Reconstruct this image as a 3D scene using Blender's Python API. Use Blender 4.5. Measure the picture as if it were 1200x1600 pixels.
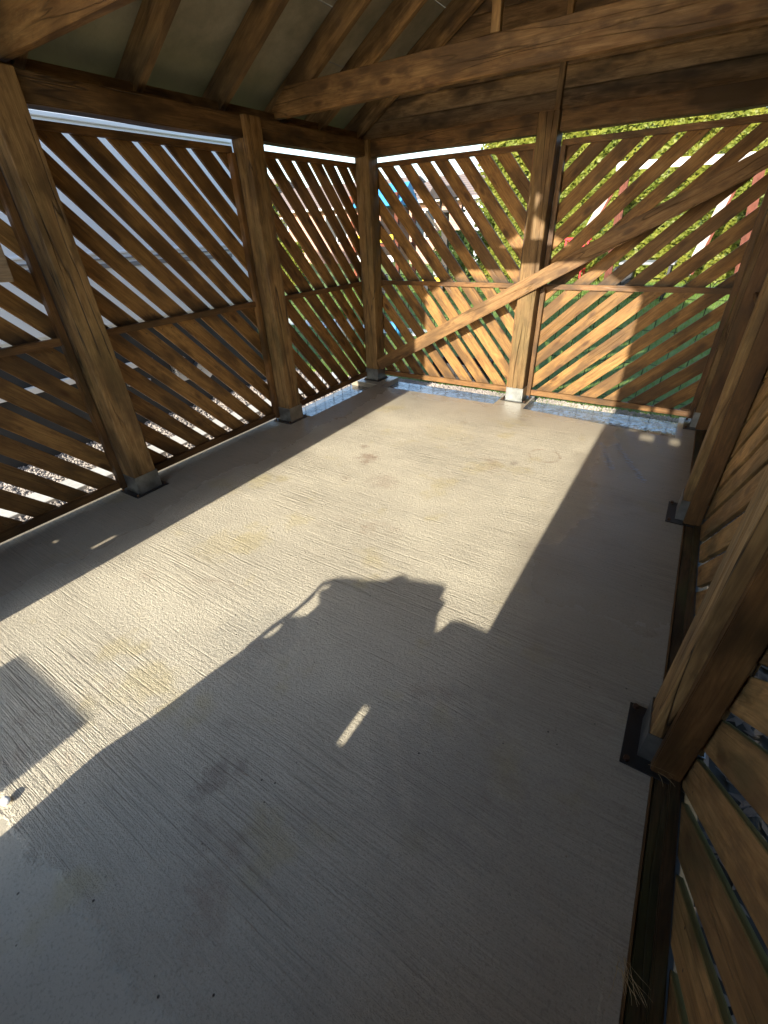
import bpy, bmesh, math, random
from mathutils import Matrix, Vector, noise
R = random.Random(7)
S = bpy.context.scene
for o in list(bpy.data.objects): bpy.data.objects.remove(o)
COL = S.collection
rad = math.radians

# ------------------------------------------------------------------ camera
cam = bpy.data.cameras.new('camera'); co = bpy.data.objects.new('camera', cam); COL.objects.link(co)
co.location = (2.7225, -4.0543, 1.4124); co.rotation_euler = (1.00027, 0.03592, 0.56747)
cam.sensor_fit = 'HORIZONTAL'; cam.sensor_width = 36; cam.lens = 20.727; cam.clip_start = .02; cam.clip_end = 500
S.camera = co
# ------------------------------------------------------------------ light
ELEV = 19.6
w = bpy.data.worlds.new('World'); S.world = w; w.use_nodes = True
nt = w.node_tree; nt.nodes.clear()
wo = nt.nodes.new('ShaderNodeOutputWorld'); bg = nt.nodes.new('ShaderNodeBackground'); sk = nt.nodes.new('ShaderNodeTexSky')
sk.sky_type = 'NISHITA'; sk.sun_disc = False; sk.sun_elevation = rad(ELEV); sk.sun_rotation = rad(180)
sk.air_density = 1.0; sk.dust_density = .8; sk.ozone_density = 1.4
bg.inputs[1].default_value = .142
nt.links.new(sk.outputs[0], bg.inputs[0]); nt.links.new(bg.outputs[0], wo.inputs[0])
sl = bpy.data.lights.new('sun', 'SUN'); so = bpy.data.objects.new('sun', sl); COL.objects.link(so)
sl.energy = 3.75; sl.angle = rad(.53); sl.color = (1, .915, .77)
so.rotation_euler = Vector((0, -math.cos(rad(ELEV)), math.sin(rad(ELEV)))).to_track_quat('Z', 'Y').to_euler()
so.location = (0, -20, 8)
S.view_settings.view_transform = 'Standard'; S.view_settings.look = 'None'; S.view_settings.gamma = 1
S.view_settings.use_curve_mapping = False
S.view_settings.exposure = 1.75
S.render.engine = 'CYCLES'
S.cycles.max_bounces = 10; S.cycles.diffuse_bounces = 6

# ------------------------------------------------------------------ materials
class NB:
    def __init__(s, name):
        s.m = bpy.data.materials.new(name); s.m.use_nodes = True
        s.t = s.m.node_tree; s.t.nodes.clear()
        s.out = s.n('ShaderNodeOutputMaterial'); s.b = s.n('ShaderNodeBsdfPrincipled')
        s.l(s.b.outputs[0], s.out.inputs[0])
    def n(s, k, **kw):
        x = s.t.nodes.new(k)
        for a, v in kw.items(): setattr(x, a, v)
        return x
    def l(s, a, b): s.t.links.new(a, b)
    def sv(s, sock, v):
        if isinstance(v, bpy.types.NodeSocket): s.l(v, sock)
        elif isinstance(v, (tuple, list)) and sock.type == 'RGBA' and len(v) == 3: sock.default_value = (*v, 1)
        else: sock.default_value = v
    def coord(s, which='Object', scale=(1, 1, 1), off=None, rnd=0):
        tc = s.n('ShaderNodeTexCoord'); mp = s.n('ShaderNodeMapping')
        s.l(tc.outputs[which], mp.inputs[0]); mp.inputs['Scale'].default_value = scale
        if rnd:
            oi = s.n('ShaderNodeObjectInfo'); vm = s.n('ShaderNodeVectorMath', operation='SCALE')
            cx = s.n('ShaderNodeCombineXYZ')
            for i in range(3): s.l(oi.outputs['Random'], cx.inputs[i])
            s.l(cx.outputs[0], vm.inputs[0]); vm.inputs['Scale'].default_value = rnd
            s.l(vm.outputs[0], mp.inputs['Location'])
        return mp.outputs[0]
    def noise(s, vec, scale=5, detail=4, rough=.55, dist=0):
        x = s.n('ShaderNodeTexNoise'); s.l(vec, x.inputs['Vector'])
        x.inputs['Scale'].default_value = scale; x.inputs['Detail'].default_value = detail
        x.inputs['Roughness'].default_value = rough; x.inputs['Distortion'].default_value = dist
        return x.outputs['Fac']
    def vor(s, vec, scale=5, feature='F1'):
        x = s.n('ShaderNodeTexVoronoi', feature=feature); s.l(vec, x.inputs['Vector']); x.inputs['Scale'].default_value = scale
        return x.outputs['Distance']
    def mr(s, v, a, b, c=0., d=1.):
        x = s.n('ShaderNodeMapRange'); s.sv(x.inputs[0], v)
        for i, q in enumerate((a, b, c, d)): x.inputs[i+1].default_value = q
        return x.outputs[0]
    def math(s, op, a, b=0., c=0.):
        x = s.n('ShaderNodeMath', operation=op); s.sv(x.inputs[0], a); s.sv(x.inputs[1], b); s.sv(x.inputs[2], c); return x.outputs[0]
    def mix(s, f, a, b, mode='MIX'):
        x = s.n('ShaderNodeMix', data_type='RGBA', blend_type=mode); s.sv(x.inputs[0], f); s.sv(x.inputs[6], a); s.sv(x.inputs[7], b); return x.outputs[2]
    def sep(s, v):
        x = s.n('ShaderNodeSeparateXYZ'); s.l(v, x.inputs[0]); return x.outputs
    def bump(s, h, strength=.5, dist=.01, prev=None):
        x = s.n('ShaderNodeBump'); s.sv(x.inputs['Height'], h); x.inputs['Strength'].default_value = strength
        x.inputs['Distance'].default_value = dist
        if prev is not None: s.l(prev, x.inputs['Normal'])
        return x.outputs[0]
    def fin(s, col=None, rough=None, normal=None, metal=None, spec=None):
        if col is not None: s.sv(s.b.inputs['Base Color'], col)
        if rough is not None: s.sv(s.b.inputs['Roughness'], rough)
        if normal is not None: s.l(normal, s.b.inputs['Normal'])
        if metal is not None: s.b.inputs['Metallic'].default_value = metal
        if spec is not None: s.b.inputs['Specular IOR Level'].default_value = spec
        return s.m

def wood(name, light, dark, stain=.5, rough=.6, cracks=0.0, green=0.0, knots=1.0, dirt=0, mossy=0):
    """boards lie along their own X axis, so the grain follows the board"""
    q = NB(name)
    c = q.coord('Object', (1, 1, 1), rnd=37)
    mp = q.n('ShaderNodeMapping'); q.l(c, mp.inputs[0]); mp.inputs['Scale'].default_value = (1.9, 15, 15)
    g = q.noise(mp.outputs[0], 2.2, 7, .68, .9)
    mp2 = q.n('ShaderNodeMapping'); q.l(c, mp2.inputs[0]); mp2.inputs['Scale'].default_value = (3, 90, 90)
    fine = q.noise(mp2.outputs[0], 2, 3, .6)
    mp3 = q.n('ShaderNodeMapping'); q.l(c, mp3.inputs[0]); mp3.inputs['Scale'].default_value = (4.5, 11, 11)
    kn = q.vor(mp3.outputs[0], 1.0)
    knot = q.mr(kn, .13, .27, 1, 0)
    ring = q.mr(q.math('ABSOLUTE', q.math('SUBTRACT', kn, .34)), 0, .07, 1, 0)
    col = q.mix(q.mr(g, .34, .66), light, dark)
    col = q.mix(q.math('MULTIPLY', q.mr(fine, .42, .66), .45), col, tuple(x*.55 for x in dark))
    oi = q.n('ShaderNodeObjectInfo')
    val = q.mr(oi.outputs['Random'], 0, 1, .66, 1.2)
    hs = q.n('ShaderNodeHueSaturation'); q.l(col, hs.inputs['Color']); q.l(val, hs.inputs['Value'])
    hs.inputs['Saturation'].default_value = 1.03
    col = hs.outputs[0]
    col = q.mix(q.math('MULTIPLY', ring, .3*knots), col, (dark[0]*.8, dark[1]*.7, dark[2]*.6))
    col = q.mix(q.math('MULTIPLY', knot, .85*knots), col, (dark[0]*.33, dark[1]*.26, dark[2]*.2))
    blotch = q.noise(q.coord('Object', (1.6, 4, 4), rnd=91), 1.7, 3, .5)
    col = q.mix(q.math('MULTIPLY', q.mr(blotch, .48, .62), stain), col, tuple(x*.36 for x in dark))
    mot = q.noise(q.coord('Object', (5, 13, 13), rnd=47), 1.6, 5, .65)
    col = q.mix(q.math('MULTIPLY', q.mr(mot, .53, .66), .55), col, tuple(x*.45 for x in dark))
    geo0 = q.n('ShaderNodeNewGeometry'); up = q.sep(geo0.outputs['Normal'])[2]
    if mossy: col = q.mix(q.math('MULTIPLY', q.mr(up, .35, .6), .8), col, (.10, .115, .035))
    if green: col = q.mix(q.math('MULTIPLY', q.mr(q.noise(q.coord('Object', (1, 3, 3), rnd=13), 2.5, 4), .45, .65), green), col, (.075, .09, .03))
    if dirt:    # black mould where water sits on the rails
        geo = q.n('ShaderNodeNewGeometry'); pz = q.sep(geo.outputs['Position'])[2]
        nz = q.noise(q.coord('Object', (3, 9, 9), rnd=21), 2.2, 4, .6)
        zz = q.math('SUBTRACT', pz, q.math('MULTIPLY', nz, .11))
        band = q.math('MULTIPLY', q.mr(zz, .915, .975, 1, 0), q.mr(pz, .93, .94))
        band = q.math('MAXIMUM', band, q.math('MULTIPLY', q.mr(zz, .03, .10, 1, 0), .5))
        col = q.mix(q.math('MULTIPLY', band, dirt), col, (.022, .015, .009))
    h = q.math('ADD', q.math('MULTIPLY', g, .5), q.math('MULTIPLY', fine, .5))
    if cracks:
        mp4 = q.n('ShaderNodeMapping'); q.l(c, mp4.inputs[0]); mp4.inputs['Scale'].default_value = (.55, 9, 9)
        cr = q.noise(mp4.outputs[0], 1.5, 2, .4, .3)
        line = q.mr(q.math('ABSOLUTE', q.math('SUBTRACT', cr, .5)), 0, .014, 1, 0)
        gate = q.mr(q.noise(q.coord('Object', (1, 2, 2), rnd=5), 1.6, 1), .42, .55)
        line = q.math('MULTIPLY', q.math('MULTIPLY', line, gate), cracks)
        col = q.mix(line, col, (.012, .007, .003)); h = q.math('SUBTRACT', h, q.math('MULTIPLY', line, 2.5))
    nrm = q.bump(h, .55, .004)
    return q.fin(col, q.mr(g, .3, .7, rough-.1, rough+.12), nrm, spec=.35)

W_SLAT = wood('slat_wood', (.34, .188, .062), (.18, .09, .029), .75, .55, .3, dirt=.9)
W_SLATR = wood('mossy_slat_wood', (.58, .34, .14), (.33, .185, .072), .75, .6, .3, .3, mossy=1)
W_EDGE = wood('green_slat_edge', (.12, .12, .05), (.06, .06, .02), .3, .7, 0, .8, .2)
W_POST = wood('post_wood', (.33, .205, .085), (.18, .10, .038), .7, .6, 1.0, .2, .6)
W_BEAM = wood('beam_wood', (.25, .145, .06), (.13, .07, .027), 1.0, .6, .7, .05, .8)
W_RAFT = wood('rafter_wood', (.36, .23, .105), (.19, .115, .05), .8, .65, .4, 0, .6)
W_RAIL = wood('rail_wood', (.24, .125, .048), (.13, .062, .022), .8, .5, .2, .1, .4)
W_BRACE = wood('brace_wood', (.34, .20, .082), (.19, .10, .038), .7, .55, .5, 0, .9)
W_GABLE = wood('gable_board_wood', (.30, .20, .105), (.16, .10, .05), 1.0, .7, .3, .05, .8)
W_PLANK = wood('lit_plank_wood', (.55, .42, .27), (.38, .27, .16), .2, .7)  # light caught by the plank is put into a paler wood
W_OUT = wood('red_stained_wood', (.20, .055, .028), (.13, .035, .018), .3, .7, .2)
W_SILL = wood('dark_sill_wood', (.13, .075, .035), (.04, .028, .014), .9, .5, .2, .5, .4)

def simple(name, col, rough=.6, metal=0., var=.15, sc=8, bump=.0, spec=.5):
    q = NB(name); n = q.noise(q.coord('Object', rnd=9), sc, 5, .6)
    c = q.mix(q.mr(n, .3, .7), tuple(x*(1-var) for x in col), tuple(min(1, x*(1+var)) for x in col))
    nr = q.bump(n, bump, .01) if bump else None
    return q.fin(c, q.mr(n, .3, .7, rough-.06, rough+.06), nr, metal, spec)

def roof_mat():
    q = NB('roof_deck_board'); c = q.coord('Object', (1, 1, 1)); z = q.sep(q.coord('Object'))
    n = q.noise(c, 3, 6, .65); f = q.noise(c, 60, 3, .6)
    col = q.mix(q.mr(n, .38, .62), (.36, .32, .23), (.20, .19, .13))
    col = q.mix(q.math('MULTIPLY', f, .35), col, (.16, .15, .11))
    # algae grows from the wet eave edge (board x = distance up the slope)
    al = q.math('MULTIPLY', q.mr(q.math('ADD', z[0], q.math('MULTIPLY', n, .35)), .22, .72, 1, 0), .85)
    col = q.mix(al, col, (.11, .13, .04))
    return q.fin(col, .85, q.bump(f, .3, .004))
M_DECK = roof_mat()
M_GALV = simple('galvanised_steel', (.26, .275, .27), .42, .85, .35, 12, .15)
M_DARKM = simple('dark_steel', (.05, .05, .05), .4, .7)
M_BOLT = simple('rusty_bolt', (.10, .06, .04), .5, .6)

def concrete():
    q = NB('brushed_concrete'); P = q.coord('Object'); xyz = q.sep(P)
    # wander of the broom strokes
    wob = q.noise(q.coord('Object', (.8, .35, 1)), 1.2, 2, .5)
    cx = q.n('ShaderNodeCombineXYZ')
    yy = q.math('ADD', xyz[1], q.math('MULTIPLY', wob, .07))
    q.l(xyz[0], cx.inputs[0]); q.l(yy, cx.inputs[1])
    m1 = q.n('ShaderNodeMapping'); q.l(cx.outputs[0], m1.inputs[0]); m1.inputs['Scale'].default_value = (2.6, 105, 1)
    l1 = q.noise(m1.outputs[0], 1, 3, .62)
    m2 = q.n('ShaderNodeMapping'); q.l(cx.outputs[0], m2.inputs[0]); m2.inputs['Scale'].default_value = (9, 230, 1)
    l2 = q.noise(m2.outputs[0], 1, 2, .6)
    deep = q.mr(l1, .34, .42, -.4, 0)
    m3 = q.n('ShaderNodeMapping'); q.l(cx.outputs[0], m3.inputs[0]); m3.inputs['Scale'].default_value = (.5, 1.2, 1)
    strength = q.mr(q.noise(m3.outputs[0], 1.6, 3, .6), .38, .64, .22, 1.0)
    grit = q.noise(P, 230, 3, .65); grit2 = q.noise(P, 75, 2, .6)
    # strokes stop short of the trowelled front edge
    edge = q.math('ADD', xyz[1], q.math('MULTIPLY', q.math('SUBTRACT', q.noise(P, 9, 4, .7), .5), .16))
    edge = q.math('SUBTRACT', edge, q.math('MULTIPLY', q.math('SUBTRACT', xyz[0], 1.6), -.0))
    br = q.mr(edge, -4.17, -4.145)
    stroke = q.math('MULTIPLY', q.math('ADD', q.math('ADD', q.math('MULTIPLY', l1, 1.5), q.math('MULTIPLY', l2, 1.0)), deep), strength)
    h = q.math('ADD', q.math('MULTIPLY', stroke, br), q.math('MULTIPLY', q.math('ADD', grit, grit2), q.mr(br, 0, 1, .25, 1.15)))
    big = q.noise(P, .9, 4, .6); mid = q.noise(P, 4.5, 5, .65)
    col = q.mix(q.mr(mid, .3, .7), (.63, .575, .445), (.53, .48, .37))
    col = q.mix(q.math('MULTIPLY', q.mr(big, .45, .62), .55), col, (.48, .435, .34))
    yel = q.mr(q.noise(q.coord('Object', (1, 1, 1), rnd=3), 2.6, 4, .6), .58, .66)
    col = q.mix(q.math('MULTIPLY', yel, .45), col, (.52, .43, .20))
    brn = q.mr(q.noise(q.coord('Object', (1.1, 1.4, 1)), 1.9, 5, .7), .60, .70)
    col = q.mix(q.math('MULTIPLY', brn, .45), col, (.30, .19, .12))
    # individual stains
    def spot(x, y, r, f=1.):
        vm = q.n('ShaderNodeVectorMath', operation='DISTANCE'); q.l(P, vm.inputs[0]); vm.inputs[1].default_value = (x, y, 0)
        d = q.math('ADD', vm.outputs['Value'], q.math('MULTIPLY', q.math('SUBTRACT', q.noise(P, 14, 5, .75), .5), r*3.2))
        return q.math('MULTIPLY', q.mr(d, r*.35, r, 1, 0), f)
    for x, y, r, f, c in [(1.86, -3.76, .06, .5, (.17, .12, .09)), (1.90, -3.70, .045, .45, (.17, .12, .09)), (1.84, -3.83, .04, .2, (.17, .12, .09)), (1.75, -3.62, .03, .2, (.2, .14, .1)), (.996, -1.658, .10, .6, (.24, .14, .09)), (.85, -1.5, .05, .5, (.24, .15, .1)),
                          (1.30, -1.9, .12, .35, (.30, .20, .14)), (1.75, -.42, .045, .5, (.22, .16, .12)), (1.95, -1.25, .035, .5, (.22, .17, .14)),
                          (1.56, -3.3, .22, .3, (.22, .22, .20)), (2.45, -3.35, .3, .3, (.25, .24, .22)), (.55, -2.3, .12, .4, (.56, .47, .2)), (1.1, -2.55, .1, .35, (.56, .47, .22)), (.9, -2.95, .16, .3, (.56, .46, .22)), (1.3, -.95, .25, .25, (.55, .46, .24))]:
        col = q.mix(spot(x, y, r, f), col, c)
    # ring left by a pot
    vm = q.n('ShaderNodeVectorMath', operation='DISTANCE'); q.l(P, vm.inputs[0]); vm.inputs[1].default_value = (2.10, -1.03, 0)
    rr = q.mr(q.math('ABSOLUTE', q.math('SUBTRACT', vm.outputs['Value'], .105)), .004, .016, .5, 0)
    rr = q.math('MULTIPLY', rr, q.mr(q.noise(P, 14, 3), .35, .6))
    col = q.mix(rr, col, (.25, .15, .09)); 
    gr = q.noise(P, 320, 2, .7); gr2 = q.noise(P, 120, 3, .7)
    col = q.mix(q.math('MULTIPLY', q.mr(gr, .5, .7), .38), col, (.66, .62, .52)); col = q.mix(q.math('MULTIPLY', q.mr(gr2, .52, .66), .38), col, (.20, .18, .14))
    col = q.mix(q.math('MULTIPLY', q.math('MULTIPLY', q.math('ADD', q.mr(l1, .40, .56, .8, 0), q.mr(l2, .40, .55, .7, 0)), br), q.math('MULTIPLY', strength, .34)), col, (.17, .15, .12))  # groove shade of the broom strokes put into the colour
    # wear of tiny pits
    pit = q.mr(q.vor(P, 21), .05, .08, 1, 0); pit = q.math('MULTIPLY', pit, q.mr(q.noise(P, 3.1, 2), .5, .56))
    col = q.mix(pit, col, (.04, .035, .03)); h = q.math('SUBTRACT', h, pit)
    # wet ground: along the side walls and the back edge
    n1 = q.math('MULTIPLY', q.math('SUBTRACT', q.noise(P, 1.6, 5, .6), .5), .5)
    wl = q.mr(q.math('ADD', xyz[0], n1), .25, .62, 1, 0)
    wr = q.mr(q.math('ADD', xyz[0], n1), 2.25, 2.5, 0, 1)
    wr = q.math('MULTIPLY', wr, q.mr(xyz[1], -3.4, -2.2, .45, 1))
    wb = q.mr(q.math('ADD', xyz[1], n1), -.9, -.15, 0, 1)
    wf = q.math('MULTIPLY', q.mr(q.math('ADD', xyz[1], n1), -3.7, -3.3, 1, 0), .25)
    wet = q.math('MAXIMUM', q.math('MAXIMUM', wl, wr), q.math('MAXIMUM', wb, wf))
    wet = q.math('MINIMUM', wet, 1.)
    col = q.mix(q.math('MULTIPLY', wet, .62), col, (.17, .145, .11))
    rough = q.mr(wet, 0, 1, .80, .20)
    rough = q.math('ADD', rough, q.math('MULTIPLY', q.math('SUBTRACT', mid, .5), .25))
    b = q.n('ShaderNodeBump'); q.l(h, b.inputs['Height']); b.inputs['Distance'].default_value = .0034
    q.l(q.mr(wet, 0, 1, 1.0, .22), b.inputs['Strength'])
    return q.fin(col, rough, b.outputs[0], spec=.4)
M_CONC = concrete()

def wetmargin():
    q = NB('wet_trowelled_concrete'); P = q.coord('Object'); n = q.noise(P, 6, 5, .65); n2 = q.noise(P, 28, 4, .7)
    col = q.mix(q.mr(n, .35, .65), (.16, .15, .13), (.09, .085, .075))
    col = q.mix(q.mr(n2, .56, .64), col, (.07, .065, .05))
    return q.fin(col, q.mr(n2, .46, .62, .04, .4), q.bump(q.noise(P, 16, 3, .6), .35, .006), spec=1.0)
M_WET = wetmargin()
def puddlem():
    q = NB('puddle_water'); P = q.coord('Object'); n = q.noise(q.coord('Object', (1, 5, 1)), 26, 4, .7)
    q.fin((.10, .09, .08), q.mr(n, .4, .7, .04, .3), q.bump(n, 1.0, .02), spec=1.0)
    q.b.inputs['IOR'].default_value = 1.6
    return q.m
M_PUD = puddlem()
M_GLINT = simple('painted_glint_film', (.40, .44, .52), .12, 0, .15, 60, .2, 1.0)  # sky reflection on the wet film painted as pale blue-grey
def gravelm(name, a, b, sc):
    q = NB(name); P = q.coord('Object'); v = q.n('ShaderNodeTexVoronoi'); q.l(P, v.inputs[0]); v.inputs['Scale'].default_value = sc
    s = q.sep(v.outputs['Color']); col = q.mix(s[0], a, b)
    col = q.mix(q.mr(v.outputs['Distance'], .3, .8, 0, .7), col, tuple(x*.25 for x in a))
    return q.fin(col, .8, q.bump(q.math('SUBTRACT', 1, v.outputs['Distance']), .9, .02))
M_GRAV = gravelm('gravel', (.42, .38, .34), (.20, .17, .15), 45)
M_STONE = simple('gravel_stone', (.34, .30, .27), .8, 0, .4, 3)
M_CURB = simple('pale_sunlight_strip', (.62, .61, .57), .7, 0, .1, 20, .2)
M_PALE = simple('weathered_pale_timber', (.40, .37, .33), .8, 0, .3, 9, .3)
def lawnm():
    q = NB('lawn_soil'); n = q.noise(q.coord('Object'), 3, 6, .7)
    return q.fin(q.mix(q.mr(n, .3, .7), (.09, .15, .025), (.14, .20, .04)), .9)
M_LAWN = lawnm()
def leafm(name, a, b, tr=.3, scale=1.4):
    q = NB(name); n = q.noise(q.coord('Object'), scale, 4, .6); n2 = q.noise(q.coord('Object'), 14, 2, .6)
    col = q.mix(q.mr(q.math('ADD', q.math('MULTIPLY', n, .55), q.math('MULTIPLY', n2, .45)), .38, .62), a, b)
    q.fin(col, .5, spec=.3)
    t = q.n('ShaderNodeBsdfTranslucent'); q.l(col, t.inputs[0]); mx = q.n('ShaderNodeMixShader'); mx.inputs[0].default_value = tr
    q.l(q.b.outputs[0], mx.inputs[1]); q.l(t.outputs[0], mx.inputs[2]); q.l(mx.outputs[0], q.out.inputs[0])
    return q.m
M_GRASS = leafm('grass_blade', (.10, .19, .03), (.18, .26, .05), .35, 2)
M_HEDGE = leafm('hedge_leaf', (.11, .15, .022), (.24, .24, .035))
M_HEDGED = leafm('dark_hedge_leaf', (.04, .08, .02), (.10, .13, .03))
M_BARK = simple('bark', (.12, .08, .05), .9, 0, .3, 20, .5)
M_WHITE = simple('white_panel', (.74, .80, .86), .35, 0, .03, 2)
M_WHITE2 = simple('white_plastic', (.78, .78, .76), .45, 0, .04, 3)
M_BLACK = simple('black_skirt', (.022, .023, .024), .6, 0, .3, 6)
M_GREY = simple('grey_trim', (.22, .23, .24), .4, 0, .1, 6)
M_SILVER = simple('brushed_alloy', (.55, .56, .57), .3, .9, .1, 20)
M_RED = simple('red_plastic', (.45, .008, .012), .4, 0, .1, 6)
M_YEL = simple('yellow_plastic', (.75, .52, .03), .4, 0, .1, 6)
M_BLUE = simple('blue_tarpaulin', (.05, .27, .55), .45, 0, .15, 6)
M_TIMB = simple('dark_shade_screen', (.035, .028, .022), .7, 0, .3, 10)
M_CASTER = simple('grey_caster_fabric', (.16, .17, .17), .85, 0, .2, 10, .3)
M_GLASS = simple('window_glass', (.03, .04, .05), .08, 0, .1, 2)
M_STRAW = simple('dry_straw', (.45, .34, .18), .8, 0, .2, 10)
M_LITTER = simple('leaf_litter', (.16, .13, .10), .7, 0, .6, 7)
M_SILL = simple('damp_dark_soil', (.035, .032, .022), .6, 0, .5, 12, .5)
def brickm():
    q = NB('brick_wall'); P = q.coord('Object'); xyz = q.sep(P); cx = q.n('ShaderNodeCombineXYZ')
    q.l(q.math('ADD', xyz[0], xyz[1]), cx.inputs[0]); q.l(xyz[2], cx.inputs[1])
    bt = q.n('ShaderNodeTexBrick'); q.l(cx.outputs[0], bt.inputs[0]); bt.inputs['Scale'].default_value = 4.5
    bt.inputs['Color1'].default_value = (.36, .16, .11, 1); bt.inputs['Color2'].default_value = (.45, .24, .17, 1); bt.inputs['Mortar'].default_value = (.5, .46, .4, 1)
    bt.inputs['Mortar Size'].default_value = .02
    return q.fin(bt.outputs['Color'], .85, q.bump(bt.outputs['Fac'], .4, -.01))
M_BRICK = brickm()
def tilem():
    q = NB('roof_tiles'); P = q.coord('Object'); wv = q.n('ShaderNodeTexWave', bands_direction='Z'); q.l(P, wv.inputs[0]); wv.inputs['Scale'].default_value = 3; wv.inputs['Distortion'].default_value = 1
    col = q.mix(wv.outputs['Fac'], (.17, .13, .11), (.27, .21, .18))
    return q.fin(col, .85, q.bump(wv.outputs['Fac'], .8, .03))
M_TILE = tilem()

# ------------------------------------------------------------------ object helpers
WM = {}                                   # world matrices
def link(o, parent=None, M=None):
    COL.objects.link(o); M = M or Matrix.Identity(4)
    WM[o.name] = M
    if parent is not None:
        o.parent = parent; o.matrix_basis = WM[parent.name].inverted() @ M
    else: o.matrix_basis = M
    return o
def tag(o, label=None, cat=None, group=None, kind=None):
    for k, v in (('label', label), ('category', cat), ('group', group), ('kind', kind)):
        if v: o[k] = v
    return o
def empty(name, loc, label=None, cat=None, group=None, parent=None):
    o = bpy.data.objects.new(name, None); o.empty_display_size = .1
    link(o, parent, Matrix.Translation(loc)); return tag(o, label, cat, group)
def mesh_obj(name, vs, fs, mat, parent=None, M=None, smooth=False):
    me = bpy.data.meshes.new(name); me.from_pydata([tuple(v) for v in vs], [], fs); me.update()
    me.materials.append(mat)
    if smooth: me.polygons.foreach_set('use_smooth', [True]*len(me.polygons))
    return link(bpy.data.objects.new(name, me), parent, M)
def bm_obj(name, bm, mat, parent=None, M=None, smooth=False):
    bmesh.ops.recalc_face_normals(bm, faces=bm.faces)
    me = bpy.data.meshes.new(name); bm.to_mesh(me); bm.free(); me.materials.append(mat)
    if smooth: me.polygons.foreach_set('use_smooth', [True]*len(me.polygons))
    return link(bpy.data.objects.new(name, me), parent, M)
def frame(origin, xdir, ydir):
    x = Vector(xdir).normalized(); y = Vector(ydir); y = (y - x*y.dot(x)).normalized(); z = x.cross(y)
    M = Matrix((x, y, z)).transposed().to_4x4(); M.translation = Vector(origin); return M
def box_bm(x0, x1, y0, y1, z0, z1, bev=0., seg=1):
    bm = bmesh.new()
    vs = [bm.verts.new((x, y, z)) for x in (x0, x1) for y in (y0, y1) for z in (z0, z1)]
    for f in ((0, 1, 3, 2), (4, 6, 7, 5), (0, 4, 5, 1), (2, 3, 7, 6), (0, 2, 6, 4), (1, 5, 7, 3)): bm.faces.new([vs[i] for i in f])
    if bev: bmesh.ops.bevel(bm, geom=bm.edges[:], offset=bev, segments=seg, affect='EDGES')
    return bm
def wbox(name, x0, x1, y0, y1, z0, z1, mat, parent=None, bev=.003, seg=1, along=None):
    """axis aligned box given in world; its own X axis runs along its longest side"""
    c = Vector(((x0+x1)/2, (y0+y1)/2, (z0+z1)/2)); d = [x1-x0, y1-y0, z1-z0]
    k = d.index(max(d)) if along is None else along
    X = [(1, 0, 0), (0, 1, 0), (0, 0, 1)][k]; Y = [(0, 1, 0), (0, 0, 1), (1, 0, 0)][k]
    M = frame(c, X, Y); hx, hy, hz = d[k]/2, d[(k+1) % 3]/2, d[(k+2) % 3]/2
    return bm_obj(name, box_bm(-hx, hx, -hy, hy, -hz, hz, min(bev, min(hx, hy, hz)*.45), seg), mat, parent, M)
def board(name, a, b, width, thick, updir, mat, parent=None, bev=.004, wob=0.):
    """plank from a to b; width measured along updir"""
    a = Vector(a); b = Vector(b); M = frame((a+b)/2, b-a, updir); L = (b-a).length/2
    bm = box_bm(-L, L, -width/2, width/2, -thick/2, thick/2, bev, 2)
    if wob:
        n = max(2, int(L*2/.12))
        bmesh.ops.bisect_plane  # keep simple: subdivide long edges
        es = [e for e in bm.edges if abs((e.verts[0].co-e.verts[1].co).x) > L]
        bmesh.ops.subdivide_edges(bm, edges=es, cuts=n, use_grid_fill=False)
        sd = R.uniform(0, 99)
        for v in bm.verts:
            v.co.y += wob*noise.noise((v.co.x*1.7+sd, v.co.y*4, 0)); v.co.z += wob*noise.noise((v.co.x*1.3+sd, 5, v.co.z*4))
    return bm_obj(name, bm, mat, parent, M)
def tube(name, pts, r, mat, parent=None, sides=6, closed=False, M=None):
    vs, fs = [], []; n = len(pts); pts = [Vector(p) for p in pts]
    up0 = Vector((.13, .21, 1)).normalized()
    for i, p in enumerate(pts):
        d = (pts[(i+1) % n] if (i < n-1 or closed) else p) - (pts[i-1] if (i > 0 or closed) else p)
        d.normalize(); u = d.cross(up0)
        if u.length < .05: u = d.cross(Vector((1, 0, 0)))
        u.normalize(); v = d.cross(u); rr = r[i] if isinstance(r, (list, tuple)) else r
        for k in range(sides):
            a = 2*math.pi*k/sides; vs.append(p + (u*math.cos(a)+v*math.sin(a))*rr)
    for i in range(n if closed else n-1):
        j = (i+1) % n
        for k in range(sides):
            k2 = (k+1) % sides; fs.append((i*sides+k, i*sides+k2, j*sides+k2, j*sides+k))
    if not closed: fs += [tuple(range(sides-1, -1, -1)), tuple((n-1)*sides+k for k in range(sides))]
    return mesh_obj(name, vs, fs, mat, parent, M, smooth=True)

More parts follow.
